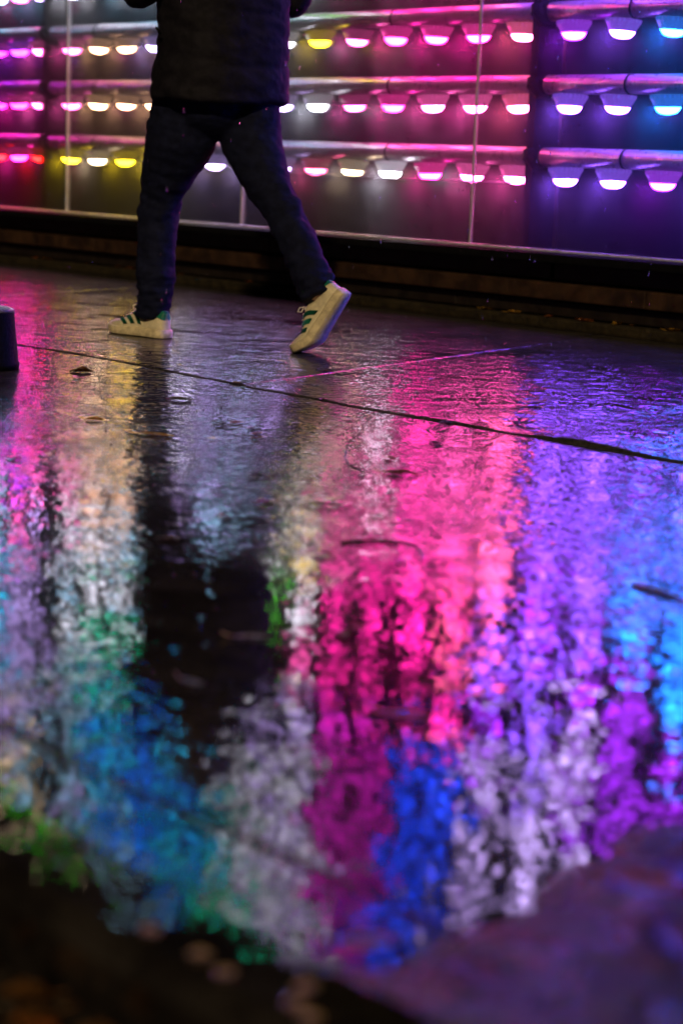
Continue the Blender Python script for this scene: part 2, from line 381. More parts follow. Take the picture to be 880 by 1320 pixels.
m2 = N.n('ShaderNodeMixShader'); N.set(m2.inputs[0], N.math('MULTIPLY', fr.outputs[0], 0.8)); N.t.links.new(m1.outputs[0], m2.inputs[1]); N.t.links.new(gl.outputs[0], m2.inputs[2])
N.t.links.new(m2.outputs[0], N.out.inputs[0])
GLASS = N.m
SEAL = simple('pale_seal', (0.55, 0.55, 0.55), 0.4, var=0.15, scale=20, Transmission_Weight=0.3)
RAIL = simple('metal_rail', (0.7, 0.7, 0.72), 0.35, metal=0.3, var=0.2, scale=20)
GXS = [-13.25, -11.53, -9.82, -8.124, -6.389, -4.65, -3.2]
gl_lab = ['glass pane left of the leftmost pale joint outside the photo', 'glass pane over red and magenta lamps at the left edge',
          'glass pane over warm and yellow lamps left of the person', 'glass pane over hot pink lamps right of the person',
          'glass pane over violet and blue lamps at the right edge', 'glass pane beyond the right edge of the photo']
for i in range(6):
    a, b = GXS[i], GXS[i + 1]
    bm = bmesh.new(); box(bm, a + 0.006, b - 0.006, 6.464, 6.470, 0.362, 4.3)
    g = obj('glass_pane', bm, GLASS, None, False); tag(g, gl_lab[i], 'glass pane', 'glass panes in front of the lamps')
    bm = bmesh.new(); box(bm, a + 0.001, b - 0.001, 6.450, 6.484, 0.348, 0.358); bevel(bm, 0.003)
    obj('bottom_rail', bm, RAIL, g, False)
    bm = bmesh.new(); box(bm, b - 0.0055, b + 0.0055, 6.462, 6.472, 0.36, 4.3)
    obj('joint_seal', bm, SEAL, g, False)

# low plinth under the glass
WOOD = simple('wet_timber', (0.035, 0.017, 0.008), 0.5, var=0.55, scale=9, bump=0.006)
WOODD = simple('dark_timber', (0.012, 0.008, 0.006), 0.5, var=0.5, scale=9, bump=0.004)
STONE = simple('mossy_stone', (0.022, 0.016, 0.007), 0.6, var=0.5, scale=18, bump=0.01)
root = empty('plinth_wall', (-8, 6.6, 0)); tag(root, 'low dark timber plinth wall under the row of glass panes', 'wall')
def pbox(name, mat, *a, bw=0.008):
    bm = bmesh.new(); box(bm, *a); bevel(bm, bw); bm.transform(Matrix.Translation(-Vector(root.location))); return obj(name, bm, mat, root, False)
pbox('ledge', POST_M, -13.4, -3.2, 6.37, 6.86, 0.305, 0.344)
for a in (-13.4, -11.35, -9.3, -7.9, -5.9): pbox('board', WOODD, a, min(a + 2.04, -3.2) if a != -9.3 else -7.91, 6.49, 6.55, 0.225, 0.30)
for a, b in ((-13.4, -11.6), (-11.595, -9.5), (-9.495, -7.4), (-7.395, -5.3), (-5.295, -3.2)): pbox('board', WOOD, a, b, 6.45, 6.55, 0.135, 0.212)
for a, b in ((-13.4, -10.9), (-10.895, -8.6), (-8.595, -6.5), (-6.495, -4.4), (-4.395, -3.2)): pbox('board', WOODD, a, b, 6.50, 6.56, 0.06, 0.128)
pbox('base_course', STONE, -13.4, -3.2, 6.46, 6.90, 0.002, 0.052, bw=0.012)
pbox('backing', WOODD, -13.4, -3.2, 6.56, 6.85, 0.053, 0.303)

# ------------------------------------------------------------------ the walker
def ring(c, rx, ry, n=28, tilt=0.0, fold=0.0, seed=0.0, sq=2.3):
    out = []
    for k in range(n):
        a = 2 * math.pi * k / n; ca, sa = math.cos(a), math.sin(a)
        s_ = (abs(ca) ** sq + abs(sa) ** sq) ** (-1 / sq)
        q = 1 + fold * noise.noise((ca * 1.6 + seed, sa * 1.6, c[2] * 13 + seed))
        x = rx * ca * s_ * q; y = ry * sa * s_ * q
        out.append(Vector((c[0] + x * math.cos(tilt), c[1] + y, c[2] + x * math.sin(tilt))))
    return out
SKIN = simple('skin', (0.42, 0.25, 0.18), 0.45, var=0.08, scale=60)
N = Nodes('navy_denim'); co = N.coord()
wv = N.n('ShaderNodeTexWave'); N.set(wv.inputs['Vector'], co); wv.inputs['Scale'].default_value = 220; wv.inputs['Distortion'].default_value = 1.5
f = N.noise(co, 26, 5, 0.6)
N.pri(Base_Color=N.mix(N.ss(f, 0.3, 0.75), c4(0.005, 0.0065, 0.021), c4(0.010, 0.013, 0.042)), Roughness=0.8, IOR=1.22,
      Normal=N.bump(N.math('ADD', N.math('MULTIPLY', wv.outputs[0], 0.0004), N.math('MULTIPLY', f, 0.003))))
DENIM = N.m
N = Nodes('black_nylon'); co = N.coord(); f = N.noise(co, 18, 5, 0.65)
N.pri(Base_Color=N.mix(N.ss(f, 0.3, 0.7), c4(0.006, 0.0055, 0.009), c4(0.013, 0.012, 0.019)), Roughness=0.75, IOR=1.22, Normal=N.bump(N.math('MULTIPLY', f, 0.0025)))
NYLON = N.m
HAIR = simple('dark_hair', (0.03, 0.02, 0.015), 0.4, var=0.4, scale=90, bump=0.004)

CX, CYP = -5.868, 4.56
person = empty('person', (-5.8, 4.56, 0.003)); tag(person, 'person in dark jacket, navy jeans and cream trainers striding left along the wall', 'person')
pinv = -Vector(person.location)
def done(o):
    o.data.transform(Matrix.Translation(pinv)); return o
# body: one skin under the clothes
bm = bmesh.new()
trunk = [(CX + 0.0, 4.56, 0.90, 0.08, 0.12), (CX, 4.56, 1.0, 0.10, 0.15), (CX, 4.56, 1.15, 0.10, 0.15), (CX - 0.005, 4.56, 1.35, 0.115, 0.18), (CX - 0.01, 4.56, 1.47, 0.09, 0.17), (CX - 0.015, 4.56, 1.53, 0.06, 0.09)]
loft(bm, [ring((a, b, c), d, e, 20) for a, b, c, d, e in catmull(trunk, 4)])
loft(bm, [ring((a, 4.56, c), d, d, 16) for a, c, d in [(CX - 0.02, 1.50, 0.062), (CX - 0.03, 1.56, 0.056), (CX - 0.045, 1.64, 0.056)]])
HC = Vector((CX - 0.065, 4.56, 1.715))
hr = []
for i in range(13):   # skull: egg with a jaw, facing -x
    t = -1 + 2 * i / 12; zz = 0.118 * t; w = math.sqrt(max(0.02, 1 - t * t))
    hr.append(ring((HC.x - 0.012 * (1 - t) * 0.9, HC.y, HC.z + zz), 0.097 * w * (1 - 0.10 * (t < 0) * -t), 0.077 * w * (1 - 0.22 * (t < 0) * -t), 20, sq=2.1))
loft(bm, hr)
tube(bm, [(HC.x - 0.085, 4.56, HC.z + 0.015), (HC.x - 0.108, 4.56, HC.z - 0.015), (HC.x - 0.122, 4.56, HC.z - 0.032), (HC.x - 0.10, 4.56, HC.z - 0.042)], [0.010, 0.012, 0.016, 0.014], 8)  # nose
tube(bm, [(HC.x - 0.098, 4.537, HC.z - 0.066), (HC.x - 0.108, 4.56, HC.z - 0.064), (HC.x - 0.098, 4.583, HC.z - 0.066)], [0.006, 0.010, 0.006], 8)  # lips
tube(bm, [(HC.x - 0.088, 4.535, HC.z - 0.10), (HC.x - 0.10, 4.56, HC.z - 0.102), (HC.x - 0.088, 4.585, HC.z - 0.10)], [0.016, 0.02, 0.016], 8)  # chin
for sgn in (-1, 1):
    tube(bm, [(HC.x - 0.098, 4.56 + sgn * 0.016, HC.z + 0.026), (HC.x - 0.094, 4.56 + sgn * 0.045, HC.z + 0.028)], 0.009, 8)  # brow
    tube(bm, [(HC.x + 0.012, 4.56 + sgn * 0.078, HC.z + 0.028), (HC.x + 0.022, 4.56 + sgn * 0.088, HC.z + 0.006), (HC.x + 0.006, 4.56 + sgn * 0.080, HC.z - 0.03)], [0.011, 0.014, 0.008], 8)  # ear
ARMS = {-1: [(CX, 4.36, 1.47), (-5.90, 4.27, 1.44), (-5.95, 4.235, 1.325), (-6.05, 4.30, 1.345), (-6.17, 4.42, 1.38)],
        1: [(CX, 4.76, 1.47), (-5.86, 4.84, 1.43), (-5.83, 4.872, 1.335), (-5.95, 4.82, 1.35), (-6.14, 4.68, 1.38)]}
for sgn, pts in ARMS.items():
    tube(bm, [p[:3] for p in catmull(pts, 4)], [0.055 - 0.026 * i / 16 for i in range(17)], 12)
    w = Vector(pts[-1]); d = (w - Vector(pts[-2])).normalized(); side = Vector((0, 0, 1)); nrm = d.cross(side).normalized()
    loft(bm, [[w + d * u + side * (0.042 * wd * math.cos(2 * math.pi * k / 14)) + nrm * (0.016 * math.sin(2 * math.pi * k / 14)) for k in range(14)] for u, wd in ((-0.02, 0.6), (0.02, 0.85), (0.06, 1.0), (0.09, 0.95))])
    inward = nrm if nrm.dot(Vector((-1, 0, 0))) > 0 else -nrm
    for q, (off, ln) in enumerate(((0.031, 0.068), (0.011, 0.078), (-0.010, 0.072), (-0.029, 0.056))):
        b0 = w + d * 0.08 + side * off
        tube(bm, [b0, b0 + d * ln * 0.45, b0 + d * ln * 0.72 + inward * ln * 0.35, b0 + d * ln * 0.70 + inward * ln * 0.68], [0.0095, 0.009, 0.0085, 0.007], 8)
    tube(bm, [w + d * 0.02 + side * 0.03, w + d * 0.05 + side * 0.058 + inward * 0.012, w + d * 0.085 + side * 0.060 + inward * 0.03], [0.013, 0.011, 0.008], 8)
LL = [(-5.95, 4.47, 0.90, 0.085), (-6.002, 4.47, 0.775, 0.085), (-6.116, 4.47, 0.58, 0.062), (-6.135, 4.47, 0.489, 0.055), (-6.146, 4.47, 0.36, 0.055), (-6.150, 4.47, 0.20, 0.042), (-6.150, 4.47, 0.09, 0.036), (-6.175, 4.47, 0.05, 0.034)]
RL = [(-5.83, 4.66, 0.90, 0.085), (-5.805, 4.66, 0.785, 0.085), (-5.70, 4.66, 0.62, 0.064), (-5.60, 4.66, 0.52, 0.054), (-5.514, 4.66, 0.417, 0.054), (-5.42, 4.66, 0.29, 0.042), (-5.37, 4.66, 0.215, 0.036)]
for L in (LL, RL):
    tube(bm, [p[:3] for p in catmull(L, 3)], [p[3] for p in catmull(L, 3)], 12)
body = fuse('body', bm, SKIN, person, 0.0065, 3); done(body)
EYEW = simple('eye_white', (0.7, 0.68, 0.65), 0.15, var=0.03)
EYED = simple('iris', (0.03, 0.02, 0.015), 0.1, var=0.2)
for sgn in (-1, 1):
    bm = bmesh.new(); bmesh.ops.create_uvsphere(bm, u_segments=16, v_segments=10, radius=0.012)
    bm.transform(Matrix.Translation((HC.x - 0.087, 4.56 + sgn * 0.031, HC.z + 0.008))); e = done(obj('eye', bm, EYEW, person))
    bm = bmesh.new(); bmesh.ops.create_uvsphere(bm, u_segments=12, v_segments=8, radius=0.0065)
    bm.transform(Matrix.Translation((HC.x - 0.0945, 4.56 + sgn * 0.031, HC.z + 0.008))); done(obj('iris', bm, EYED, e))
bm = bmesh.new(); hr = []
for i in range(14):
    t = -0.55 + 1.53 * i / 13; w = math.sqrt(max(0.03, 1 - t * t)); cut = 0.03 * max(0, 0.75 - t)
    hr.append(ring((HC.x + 0.012 + cut, HC.y, HC.z + 0.122 * t + 0.008), (0.102 - cut * 0.9) * w, 0.083 * w, 28, fold=0.06, seed=4))
loft(bm, hr); done(fuse('hair', bm, HAIR, person, 0.007, 2, lambda p: 0.004 * noise.noise(p * 60)))

# jacket
bm = bmesh.new()
prof = [(-5.872, 0.915, 0.19, 0.250), (-5.874, 0.925, 0.206, 0.265), (-5.878, 0.955, 0.212, 0.272), (-5.875, 1.0, 0.212, 0.270), (-5.871, 1.045, 0.208, 0.264), (-5.866, 1.12, 0.203, 0.259),
        (-5.866, 1.21, 0.198, 0.255), (-5.870, 1.30, 0.20, 0.262), (-5.872, 1.40, 0.19, 0.262), (-5.872, 1.47, 0.16, 0.24), (-5.875, 1.53, 0.11, 0.15), (-5.885, 1.57, 0.085, 0.095), (-5.89, 1.61, 0.078, 0.085)]
rings = []
for a, c, rx, ry in catmull(prof, 9):
    rg = []
    for k in range(64):
        an = 2 * math.pi * k / 64; ca, sa = math.cos(an), math.sin(an)
        s_ = (abs(ca) ** 2.4 + abs(sa) ** 2.4) ** (-1 / 2.4)
        zz = c + 0.010 * math.sin(an * 2 + 1) + 0.02 * ca
        ph = (zz + 0.012 * noise.noise((ca * 2, sa * 2, zz * 3))) / 0.098
        puff = abs(math.sin(math.pi * ph)) ** 0.45
        wr = noise.noise((ca * 2.2 + 3, sa * 2.2, zz * 16)) * 0.010 + noise.noise((ca * 6, sa * 6, zz * 38)) * 0.004
        q = 1 + 0.030 * (puff - 0.8) + wr * 1.9 + 0.02 * noise.noise((ca * 1.1, sa * 1.1 + 7, zz * 7 + ca * 1.5))
        rg.append(Vector((a + rx * ca * s_ * q, CYP + ry * sa * s_ * q, c + 0.006 * math.sin(an * 3))))
    rings.append(rg)
loft(bm, rings)
for sgn, pts in ARMS.items():
    cp = catmull([p for p in pts], 8)
    tube(bm, [p[:3] for p in cp[:-3]], [(0.092 - 0.036 * i / len(cp)) * (1 + 0.05 * math.sin(i * 1.5) + 0.05 * noise.noise((i * 0.7, sgn, 0))) for i in range(len(cp) - 3)], 18)
jacket = fuse('jacket', bm, NYLON, person, 0.008, 2, lambda p: 0.0045 * noise.noise((p.x * 12, p.y * 12 + p.z * 6, p.z * 34)) + 0.0018 * noise.noise((p.x * 40, p.y * 40, p.z * 70)))
done(jacket)
bm = bmesh.new(); tube(bm, [(-5.885, 4.278, 1.155), (-5.888, 4.268, 1.172), (-5.892, 4.262, 1.18)], [0.006, 0.005, 0.003], 6); done(obj('zip_pull', bm, POST_M, person))

# jeans
JL = [(-5.93, 4.49, 1.00, 0.135), (-5.955, 4.475, 0.93, 0.142), (-5.981, 4.47, 0.86, 0.138), (-6.006, 4.47, 0.775, 0.137), (-6.066, 4.47, 0.67, 0.111), (-6.116, 4.47, 0.58, 0.090), (-6.139, 4.47, 0.489, 0.082), (-6.147, 4.47, 0.383, 0.079), (-6.149, 4.47, 0.30, 0.078), (-6.146, 4.47, 0.24, 0.080), (-6.146, 4.47, 0.20, 0.075), (-6.154, 4.47, 0.155, 0.069), (-6.163, 4.47, 0.11, 0.064), (-6.168, 4.47, 0.078, 0.063)]
JR = [(-5.86, 4.63, 1.00, 0.135), (-5.843, 4.645, 0.95, 0.136), (-5.83, 4.655, 0.88, 0.131), (-5.805, 4.66, 0.785, 0.121), (-5.734, 4.66, 0.67, 0.098), (-5.665, 4.66, 0.584, 0.082), (-5.587, 4.66, 0.501, 0.073), (-5.514, 4.66, 0.417, 0.072), (-5.456, 4.66, 0.334, 0.073), (-5.412, 4.66, 0.275, 0.074), (-5.392, 4.66, 0.24, 0.070), (-5.375, 4.66, 0.213, 0.066)]
bm = bmesh.new()
for J, seed in ((JL, 1.0), (JR, 8.0)):
    cp = catmull(J, 7); rings = []
    for i, (a, b, c, r) in enumerate(cp):
        p0 = Vector(cp[max(0, i - 1)][:3]); p1 = Vector(cp[min(len(cp) - 1, i + 1)][:3]); d = (p1 - p0).normalized()
        ax = Vector((1, 0, 0)); ax = (ax - d * ax.dot(d)).normalized(); ay = d.cross(ax).normalized()
        low = max(0, 1 - (c - (0.08 if seed < 2 else 0.21)) / 0.30); knee = math.exp(-((c - 0.52) / 0.09) ** 2)
        rg = []
        for k in range(40):
            an = 2 * math.pi * k / 40; ca, sa = math.cos(an), math.sin(an)
            g = noise.noise((ca * 1.5 + seed, sa * 1.5, i * 0.42 + seed))
            g2 = noise.noise((ca * 3 + seed, sa * 3, i * 0.9))
            rr = r * (1 + (0.03 + 0.13 * low * 1.9 + 0.14 * knee) * g + (0.012 + 0.05 * low) * g2)
            rg.append(Vector((a, b, c)) + ax * rr * ca + ay * rr * sa * 0.97)
        rings.append(rg)
    loft(bm, rings)
loft(bm, [ring((a, 4.56, c), rx, ry, 28) for a, c, rx, ry in catmull([(-5.90, 0.775, 0.03, 0.04), (-5.90, 0.80, 0.09, 0.11), (-5.895, 0.86, 0.14, 0.18), (-5.89, 0.95, 0.16, 0.21), (-5.885, 1.0, 0.15, 0.2)], 4)])
jeans = fuse('jeans', bm, DENIM, person, 0.007, 2, lambda p: 0.0055 * noise.noise((p.x * 9 + p.z * 14, p.y * 9, p.z * 26)) + 0.003 * noise.noise((p.x * 30, p.y * 30, p.z * 52)))
done(jeans)

# shoes: local x toe-wards, y to the left, z up
CREAM = simple('cream_leather', (0.78, 0.70, 0.48), 0.45, var=0.12, scale=40, bump=0.0012)
GREEN = simple('green_leather', (0.025, 0.33, 0.21), 0.45, var=0.25, scale=40)
RUBBER = simple('pale_rubber', (0.72, 0.62, 0.40), 0.55, var=0.2, scale=45, bump=0.001)
LACE = simple('white_lace', (0.75, 0.72, 0.64), 0.7, var=0.1, scale=80)
def lerp(tab, x):
    for (x0, *a), (x1, *b) in zip(tab, tab[1:]):
        if x <= x1:
            t = (x - x0) / (x1 - x0); t = max(0, min(1, t)); t = t * t * (3 - 2 * t) if len(a) > 9 else t
            return [p + (q - p) * t for p, q in zip(a, b)]
    return list(tab[-1][1:])
# x: half width, top height, centre y
SH = [(0.0, 0.012, 0.086, 0), (0.004, 0.024, 0.090, 0), (0.02, 0.035, 0.090, 0), (0.05, 0.038, 0.080, 0), (0.09, 0.038, 0.084, 0), (0.115, 0.040, 0.098, 0.001), (0.135, 0.042, 0.094, 0.002), (0.17, 0.046, 0.076, 0.004),
      (0.205, 0.050, 0.060, 0.005), (0.24, 0.049, 0.050, 0.005), (0.265, 0.042, 0.043, 0.003), (0.28, 0.030, 0.037, 0.001), (0.288, 0.014, 0.031, 0)]
def shoe(M, bend):
    def tf(v):
        v = Vector(v); x0 = 0.20
        up = 0.010 * max(0, (v.x - 0.22) / 0.07) ** 2 if v.x > 0.22 else 0
        v.z += up
        if bend and v.x > x0 - 0.03:   # toes bend back at the ball
            t = min(1, (v.x - x0 + 0.03) / 0.06); an = bend * t
            dx, dz = v.x - x0, v.z
            v = Vector((x0 + dx * math.cos(an) - dz * math.sin(an), v.y, dx * math.sin(an) + dz * math.cos(an)))
        return M @ (v * 1.13)
    xsn = [0.288 * (1 - math.cos(math.pi * i / 40)) / 2 for i in range(41)]
    bm = bmesh.new(); rings = []
    def upper_pt(x, u, off=0.0):   # u from 0 (left sole edge) over the top to 1
        w, h, cy0 = lerp(SH, x); a = math.pi * u; ca, sa = math.cos(a), math.sin(a)
        e = 0.62; ww = (w - 0.003 + off)
        lean = 1 - 0.30 * (max(0, sa) ** 1.4)
        return (x, cy0 + ww * (abs(ca) ** e) * (1 if ca >= 0 else -1) * lean, 0.022 + (h - 0.022 + off) * (max(0, sa) ** 0.75))
    for x in xsn: rings.append([tf(upper_pt(x, k / 24)) for k in range(25)])
    loft(bm, rings)
    up = done(obj('shoe', bm, CREAM, person))
    bm = bmesh.new(); rings = []
    for x in xsn:
        w, h, cy0 = lerp(SH, x); w = w + 0.004
        x2 = -0.004 + x * 1.024
        pr = [(w * 0.95, 0.0), (w, 0.004), (w * 1.0, 0.013), (w, 0.025), (w - 0.005, 0.029)]
        pr = pr + [(-a, b) for a, b in pr[::-1]]
        rings.append([tf((x2, cy0 + a, b)) for a, b in pr])
    loft(bm, rings); done(obj('sole', bm, RUBBER, up))
    for sd in (0, 1):      # three stripes on each side
        for q in range(3):
            bm = bmesh.new(); A = []; Bb = []
            for j in range(9):
                u = 0.06 + 0.29 * j / 8; x = 0.095 + 0.033 * q + 0.052 * j / 8
                uu = 1 - u if sd else u
                A.append(bm.verts.new(tf(upper_pt(x, uu, 0.0035)))); Bb.append(bm.verts.new(tf(upper_pt(x + 0.019, uu, 0.0035))))
            for j in range(8): bm.faces.new((A[j], Bb[j], Bb[j + 1], A[j + 1]))
            bmesh.ops.solidify(bm, geom=bm.faces[:], thickness=0.001)
            done(obj('stripe', bm, GREEN, up))
    bm = bmesh.new(); rr = []
    for x in (0.0, 0.004, 0.014, 0.030, 0.046):
        lo = 0.16 + 0.35 * (x / 0.046) * 0.3
        rr.append([bm.verts.new(tf(upper_pt(x, lo + (1 - 2 * lo) * k / 12, 0.0045))) for k in range(13)])
    for a, b in zip(rr, rr[1:]):
        for k in range(12): bm.faces.new((a[k], a[k + 1], b[k + 1], b[k]))
    bm.faces.new(rr[0][::-1]); bmesh.ops.solidify(bm, geom=bm.faces[:], thickness=0.0015)
    done(obj('heel_tab', bm, GREEN, up))
    bm = bmesh.new()
    for q in range(5):
        x = 0.125 + 0.017 * q
        tube(bm, [tf(upper_pt(x + 0.004, u, 0.003)) for u in (0.36, 0.42, 0.5, 0.58, 0.64)], 0.0028, 6)
    for sgn in (-1, 1):
        p = Vector(upper_pt(0.125, 0.5, 0.004))
        tube(bm, [tf(p + Vector(q)) for q in ((0, 0, 0), (0.012, sgn * 0.018, 0.012), (0.022, sgn * 0.032, 0.004), (0.012, sgn * 0.036, -0.010), (0.0, sgn * 0.015, 0.002))], 0.0022, 6)
    done(obj('laces', bm, LACE, up))
    return up
# front shoe flat on the ground, heading along -x
M1 = Matrix.Translation((-6.075, 4.475, 0.004)) @ Matrix.Rotation(R(180 + 3), 4, 'Z')
shoe(M1, 0.0)
# rear shoe up on its toes
pit = R(58)
M2 = Matrix.Rotation(R(180 + 19), 4, 'Z') @ Matrix.Rotation(pit, 4, 'Y')
tip = M2 @ Vector((0.265, 0, 0)); M2 = Matrix.Translation(Vector((-5.40, 4.655, 0.012)) - tip) @ M2
shoe(M2, R(26))

# ------------------------------------------------------------------ black post base at the left edge
RUB = simple('black_rubber', (0.004, 0.004, 0.006), 0.65, var=0.4, scale=50, bump=0.002, IOR=1.2)
CAPM = simple('wet_grey_cap', (0.12, 0.11, 0.12), 0.3, var=0.4, scale=60, bump=0.002)
pb = empty('barrier_post', (-5.487, 3.295, 0)); tag(pb, 'black rubber post base with wet grey top cut by the left edge', 'post')
bm = bmesh.new(); lathe(bm, [(0.10, 0.001), (0.116, 0.002), (0.117, 0.02), (0.113, 0.026), (0.1, 0.185), (0.098, 0.19)], 40); obj('base', bm, RUB, pb)
bm = bmesh.new(); lathe(bm, [(0.09, 0.186), (0.0985, 0.190), (0.0975, 0.197), (0.085, 0.203), (0.035, 0.213)], 40); obj('cap', bm, CAPM, pb)
bm = bmesh.new(); lathe(bm, [(0.03, 0.205), (0.03, 0.95), (0.026, 0.97)], 24); obj('pole', bm, RUB, pb)

# ------------------------------------------------------------------ leaves, twigs, debris
def leaf_mat(name, col, wet=0.25): return simple(name, col, wet, var=0.35, scale=60, bump=0.001)
BROWN = leaf_mat('brown_leaf', (0.16, 0.07, 0.02)); YEL = leaf_mat('yellow_leaf', (0.45, 0.24, 0.03)); DARK = leaf_mat('dark_leaf', (0.03, 0.018, 0.010)); ORG = leaf_mat('orange_leaf', (0.40, 0.12, 0.03)); GLINT = leaf_mat('tan_glint', (0.75, 0.52, 0.30)); PALE = leaf_mat('pale_leaf', (0.30, 0.20, 0.15))
def leaf(loc, ln, wd, rot, mat, label, curl=0.3, group=None, lobes=0.0, stem=True):
    bm = bmesh.new(); nu, nv = 14, 4; curl *= 0.6 if loc[1] > 2.7 else 0.35
    sd = loc[0] * 7 + loc[1] * 3
    rows = []
    for i in range(nu + 1):
        t = i / nu; w = wd * 0.5 * (math.sin(math.pi * t ** 0.8) ** 0.8) * (1 + lobes * math.sin(t * 17 + sd)); rw = []
        for j in range(-nv, nv + 1):
            v = j / nv
            z = curl * ln * 0.22 * (v * v) * math.sin(math.pi * t) + curl * ln * 0.18 * (t - 0.5) ** 2 * 4 * (0.5 + 0.5 * math.sin(sd)) + 0.10 * curl * ln * noise.noise((t * 3 + sd, v * 2, 0)) + 0.002
            rw.append(bm.verts.new(((t - 0.5) * ln + 0.1 * ln * noise.noise((v, t * 2, sd)), v * w, max(0.0005, z))))
        rows.append(rw)
    for a, b in zip(rows, rows[1:]):
        for j in range(2 * nv): bm.faces.new((a[j], a[j + 1], b[j + 1], b[j]))
    bmesh.ops.solidify(bm, geom=bm.faces[:], thickness=0.0008)
    if stem: tube(bm, [(-0.49 * ln, 0, 0.003), (-0.62 * ln, 0.03 * ln, 0.004), (-0.8 * ln, 0.1 * ln, 0.008)], 0.0011, 6)
    o = obj('leaf', bm, mat); o.location = loc; o.rotation_euler = (0, 0, R(rot)); tag(o, label, 'leaf', group or 'fallen leaves on the wet paving')
    return o
def twig(pts, r, mat, label, name='twig'):
    bm = bmesh.new(); c = Vector(pts[0]); cp = catmull([tuple(Vector(p) - c) for p in pts], 5)
    tube(bm, cp, [r * (1 - 0.5 * i / len(cp)) for i in range(len(cp))], 8)
    o = obj(name, bm, mat); o.location = c; tag(o, label, 'twig', 'twigs on the wet paving'); return o
leaf((-4.275, 2.913, 0.001), 0.055, 0.034, 40, YEL, 'small curled brown-yellow leaf alone on the wet paving, between post base and walker', 0.9)
leaf((-3.965, 2.891, 0.001), 0.105, 0.04, 35, YEL, 'yellow leaf lying flat below the front shoe', 0.25)
leaf((-5.247, 3.521, 0.001), 0.075, 0.05, 60, BROWN, 'crumpled brown leaf beside the post base', 1.4, lobes=0.25)
leaf((-5.05, 3.36, 0.001), 0.05, 0.03, 10, DARK, 'small dark leaf just below the crumpled brown leaf', 0.5)
leaf((-3.801, 2.369, 0.001), 0.045, 0.03, 20, DARK, 'dark leaf on pink reflections at the left edge below the post', 0.9)
leaf((-2.965, 2.61, 0.001), 0.10, 0.022, 45, DARK, 'long dark leaf at the middle of the pink reflection', 0.6, lobes=0.3)
leaf((-3.19, 3.04, 0.001), 0.09, 0.024, 40, BROWN, 'narrow leaf with a raised stem on the pink reflection under the rear shoe', 0.6)
twig([(-3.24, 2.965, 0.004), (-3.31, 2.97, 0.02), (-3.36, 3.02, 0.05), (-3.37, 3.05, 0.075)], 0.003, DARK, 'short dark stalk standing up beside the narrow leaf')
twig([(-2.66, 2.38, 0.002), (-2.64, 2.44, 0.003), (-2.60, 2.485, 0.003), (-2.52, 2.46, 0.003), (-2.45, 2.39, 0.002)], 0.003, DARK, 'dark curved twig arching across the hot pink reflection')
twig([(-2.10, 2.575, 0.003), (-2.03, 2.57, 0.004), (-1.95, 2.55, 0.004), (-1.86, 2.56, 0.003)], 0.004, BROWN, 'brown twig cut by the right edge on the blue reflection')
leaf((-2.181, 1.779, 0.001), 0.06, 0.024, 60, PALE, 'pale blurred leaf in the dark reflection of the walker', 0.2)
leaf((-2.03, 1.55, 0.001), 0.045, 0.02, 10, PALE, 'blurred pinkish leaf at the lower left of the dark reflection', 0.2)
leaf((-1.74, 1.687, 0.001), 0.075, 0.022, 30, ORG, 'blurred orange leaf beside the deep blue reflection', 0.2)
leaf((-2.523, 2.712, 0.001), 0.05, 0.018, 55, DARK, 'small dark leaf on the lilac reflection right of the curved twig', 0.5)
leaf((-3.92, 4.285, 0.016), 0.055, 0.03, 45, PALE, 'small pale leaf beyond the raised slab edge at right', 0.3)
leaf((-4.52, 3.38, 0.001), 0.07, 0.03, 40, DARK, 'small dark leaf near the slab joint below the front shoe', 0.8)
for i, (x, y, c, rot) in enumerate([(-6.28, 6.50, YEL, 30), (-6.10, 6.49, YEL, 70), (-5.66, 6.49, ORG, 10), (-5.48, 6.50, YEL, 110), (-5.16, 6.49, YEL, 40)]):
    leaf((x, y, 0.053), 0.075, 0.05, rot, c, ['yellow leaf on the plinth step, leftmost of those right of the walker', 'yellow leaf on the plinth step beside the leftmost one',
         'orange leaf on the plinth step under the violet lamps', 'yellow leaf on the plinth step near the right edge', 'yellow leaf on the plinth step at the very right edge'][i], 1.0, 'leaves on the plinth step', 0.2)
# blurred leaves on the gritty patch, scraps at the kerb standing in for glints
for i, (x, y, z, c, rot, l) in enumerate([(-1.10, 1.40, 0.036, ORG, 20, 0.10), (-1.12, 1.50, 0.036, BROWN, 80, 0.09), (-1.00, 1.32, 0.038, BROWN, 140, 0.1), (-1.17, 1.10, 0.03, YEL, 60, 0.05), (-1.08, 1.14, 0.03, BROWN, 10, 0.06)]):
    leaf((x, y, z), l, l * 0.55, rot, c, ['blurred orange leaf on the gritty patch at bottom right', 'blurred brown leaf behind the orange one on the gritty patch', 'blurred brown leaf in front of the orange one on the gritty patch',
         'blurred yellow leaf at the bottom edge of the gritty patch', 'small blurred brown leaf at the bottom edge of the gritty patch'][i], 0.6, 'leaves on the gritty patch', 0.2)
for i, (x, y) in enumerate([(-1.372, 1.006), (-1.300, 1.010), (-1.255, 1.004), (-1.168, 1.012), (-1.140, 1.005), (-1.175, 1.03)]):  # pale scraps added to imitate blurred glints of warm light on the kerb
    leaf((x, y, 0.004 if y > 1.02 else -0.004), 0.024, 0.020, 50 * i, GLINT, ['tan scrap added as glint on the kerb edge, topmost of the row', 'tan scrap added as glint on the kerb edge, second from the top of the row', 'tan scrap added as glint on the kerb edge, third from the top of the row',
         'tan scrap added as glint on the kerb edge, fourth from the top of the row', 'tan scrap added as glint on the kerb edge, lowest of the row', 'tan scrap added as glint just inside the kerb edge'][i], 1.2, 'scraps added as glints on the kerb edge', 0.1, stem=False)
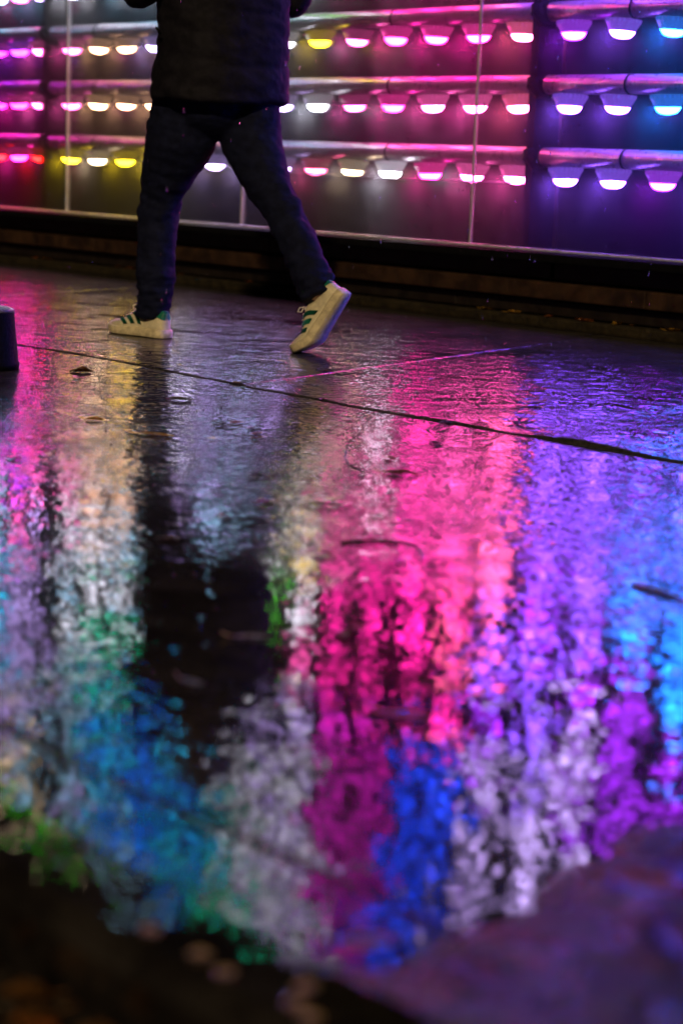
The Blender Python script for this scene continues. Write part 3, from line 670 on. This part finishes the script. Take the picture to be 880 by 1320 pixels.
for i in range(34):
    x = random.uniform(-1.75, -0.95); y = 0.965 - abs(random.gauss(0, 0.07))
    leaf((x, y, -0.122 + random.uniform(0, 0.02)), random.uniform(0.04, 0.08), random.uniform(0.025, 0.05), random.uniform(0, 360), random.choice((BROWN, BROWN, DARK, YEL, ORG)),
         'wet blurred leaf in the dark litter lying in the gutter below the kerb', 1.6, 'leaf litter in the gutter', 0.25)
for i in range(52):
    y = random.uniform(1.8, 4.6); x = -0.95 * y - 0.35 + random.uniform(-0.8, 0.8) * (0.2 + 0.22 * y)
    leaf((x, y, 0.001 + (lip(x) if y > 3.85 else 0)), random.uniform(0.025, 0.055), random.uniform(0.012, 0.026), random.uniform(0, 360), random.choice((DARK, DARK, BROWN, BROWN)),
         'small dark leaf scrap stuck on the wet paving, among many such scraps', 0.6, 'leaf scraps on the wet paving', 0.25, stem=False)
# grit specks: loose crumbs on the paving
bm = bmesh.new()
for i in range(420):
    y = 1.15 + 3.4 * random.random() ** 1.3; x = -0.95 * y - 0.7 + random.uniform(-0.9, 0.9) * (0.25 + 0.25 * y)
    r = random.uniform(0.0012, 0.0035)
    mm = Matrix.Translation((x, y, r * 0.5 + (lip(x) if y > 3.8 else 0))) @ Matrix.Rotation(random.random() * 6, 4, 'Z') @ Matrix.Diagonal((1.6 * r, r, r * 0.7, 1))
    bmesh.ops.create_icosphere(bm, subdivisions=1, radius=1, matrix=mm)
tag(obj('grit', bm, DARK), kind='stuff')
WETP = simple('wet_pebble', (0.05, 0.035, 0.025), 0.12, var=0.5, scale=90)  # glossy pebbles added to catch lamp glints in the blurred foreground
bm = bmesh.new()
for i in range(520):
    if i % 4: x = random.uniform(-1.2, -0.35); y = random.uniform(1.1, 2.2); zz = 0.014
    else: x = random.uniform(-1.7, -0.9); y = 0.95 - abs(random.gauss(0, 0.12)); zz = -0.123
    r = random.uniform(0.002, 0.0065)
    mm = Matrix.Translation((x, y, zz + r * 0.4)) @ Matrix.Rotation(random.random() * 6, 4, 'Z') @ Matrix.Diagonal((1.4 * r, r, r * 0.7, 1))
    bmesh.ops.create_icosphere(bm, subdivisions=2, radius=1, matrix=mm)
tag(obj('gravel', bm, WETP), kind='stuff')
for i in range(14):
    leaf((random.uniform(-10.2, -4.9), random.uniform(6.47, 6.50), 0.053), random.uniform(0.03, 0.06), random.uniform(0.02, 0.04), random.uniform(0, 360), random.choice((BROWN, BROWN, ORG)),
         'small brown leaf scrap strewn along the low stone step under the glass', 1.2, 'leaf scraps on the plinth step', 0.25, stem=False)
# rain drops in the air
N = Nodes('rain_water'); N.pri(Base_Color=c4(1, 1, 1), Roughness=0.02, IOR=1.33, Transmission_Weight=1.0)
bm = bmesh.new()
for i in range(380):
    d = random.uniform(4.5, 9.0); u = random.uniform(-0.19, 0.19); v = random.uniform(-0.09, 0.30)
    p = Vector((0, 0, 0.72)) + (F + RT * u + UP * v) * d
    if p.z < 0.03 or p.y > 6.3: continue
    if (p - Vector((CX, CYP, p.z))).length < 0.45: continue
    r = random.uniform(0.0011, 0.0019)
    bmesh.ops.create_icosphere(bm, subdivisions=1, radius=1, matrix=Matrix.Translation(p) @ Matrix.Diagonal((r, r, r * random.uniform(3, 5.5), 1)))
tag(obj('rain', bm, N.m), kind='stuff')
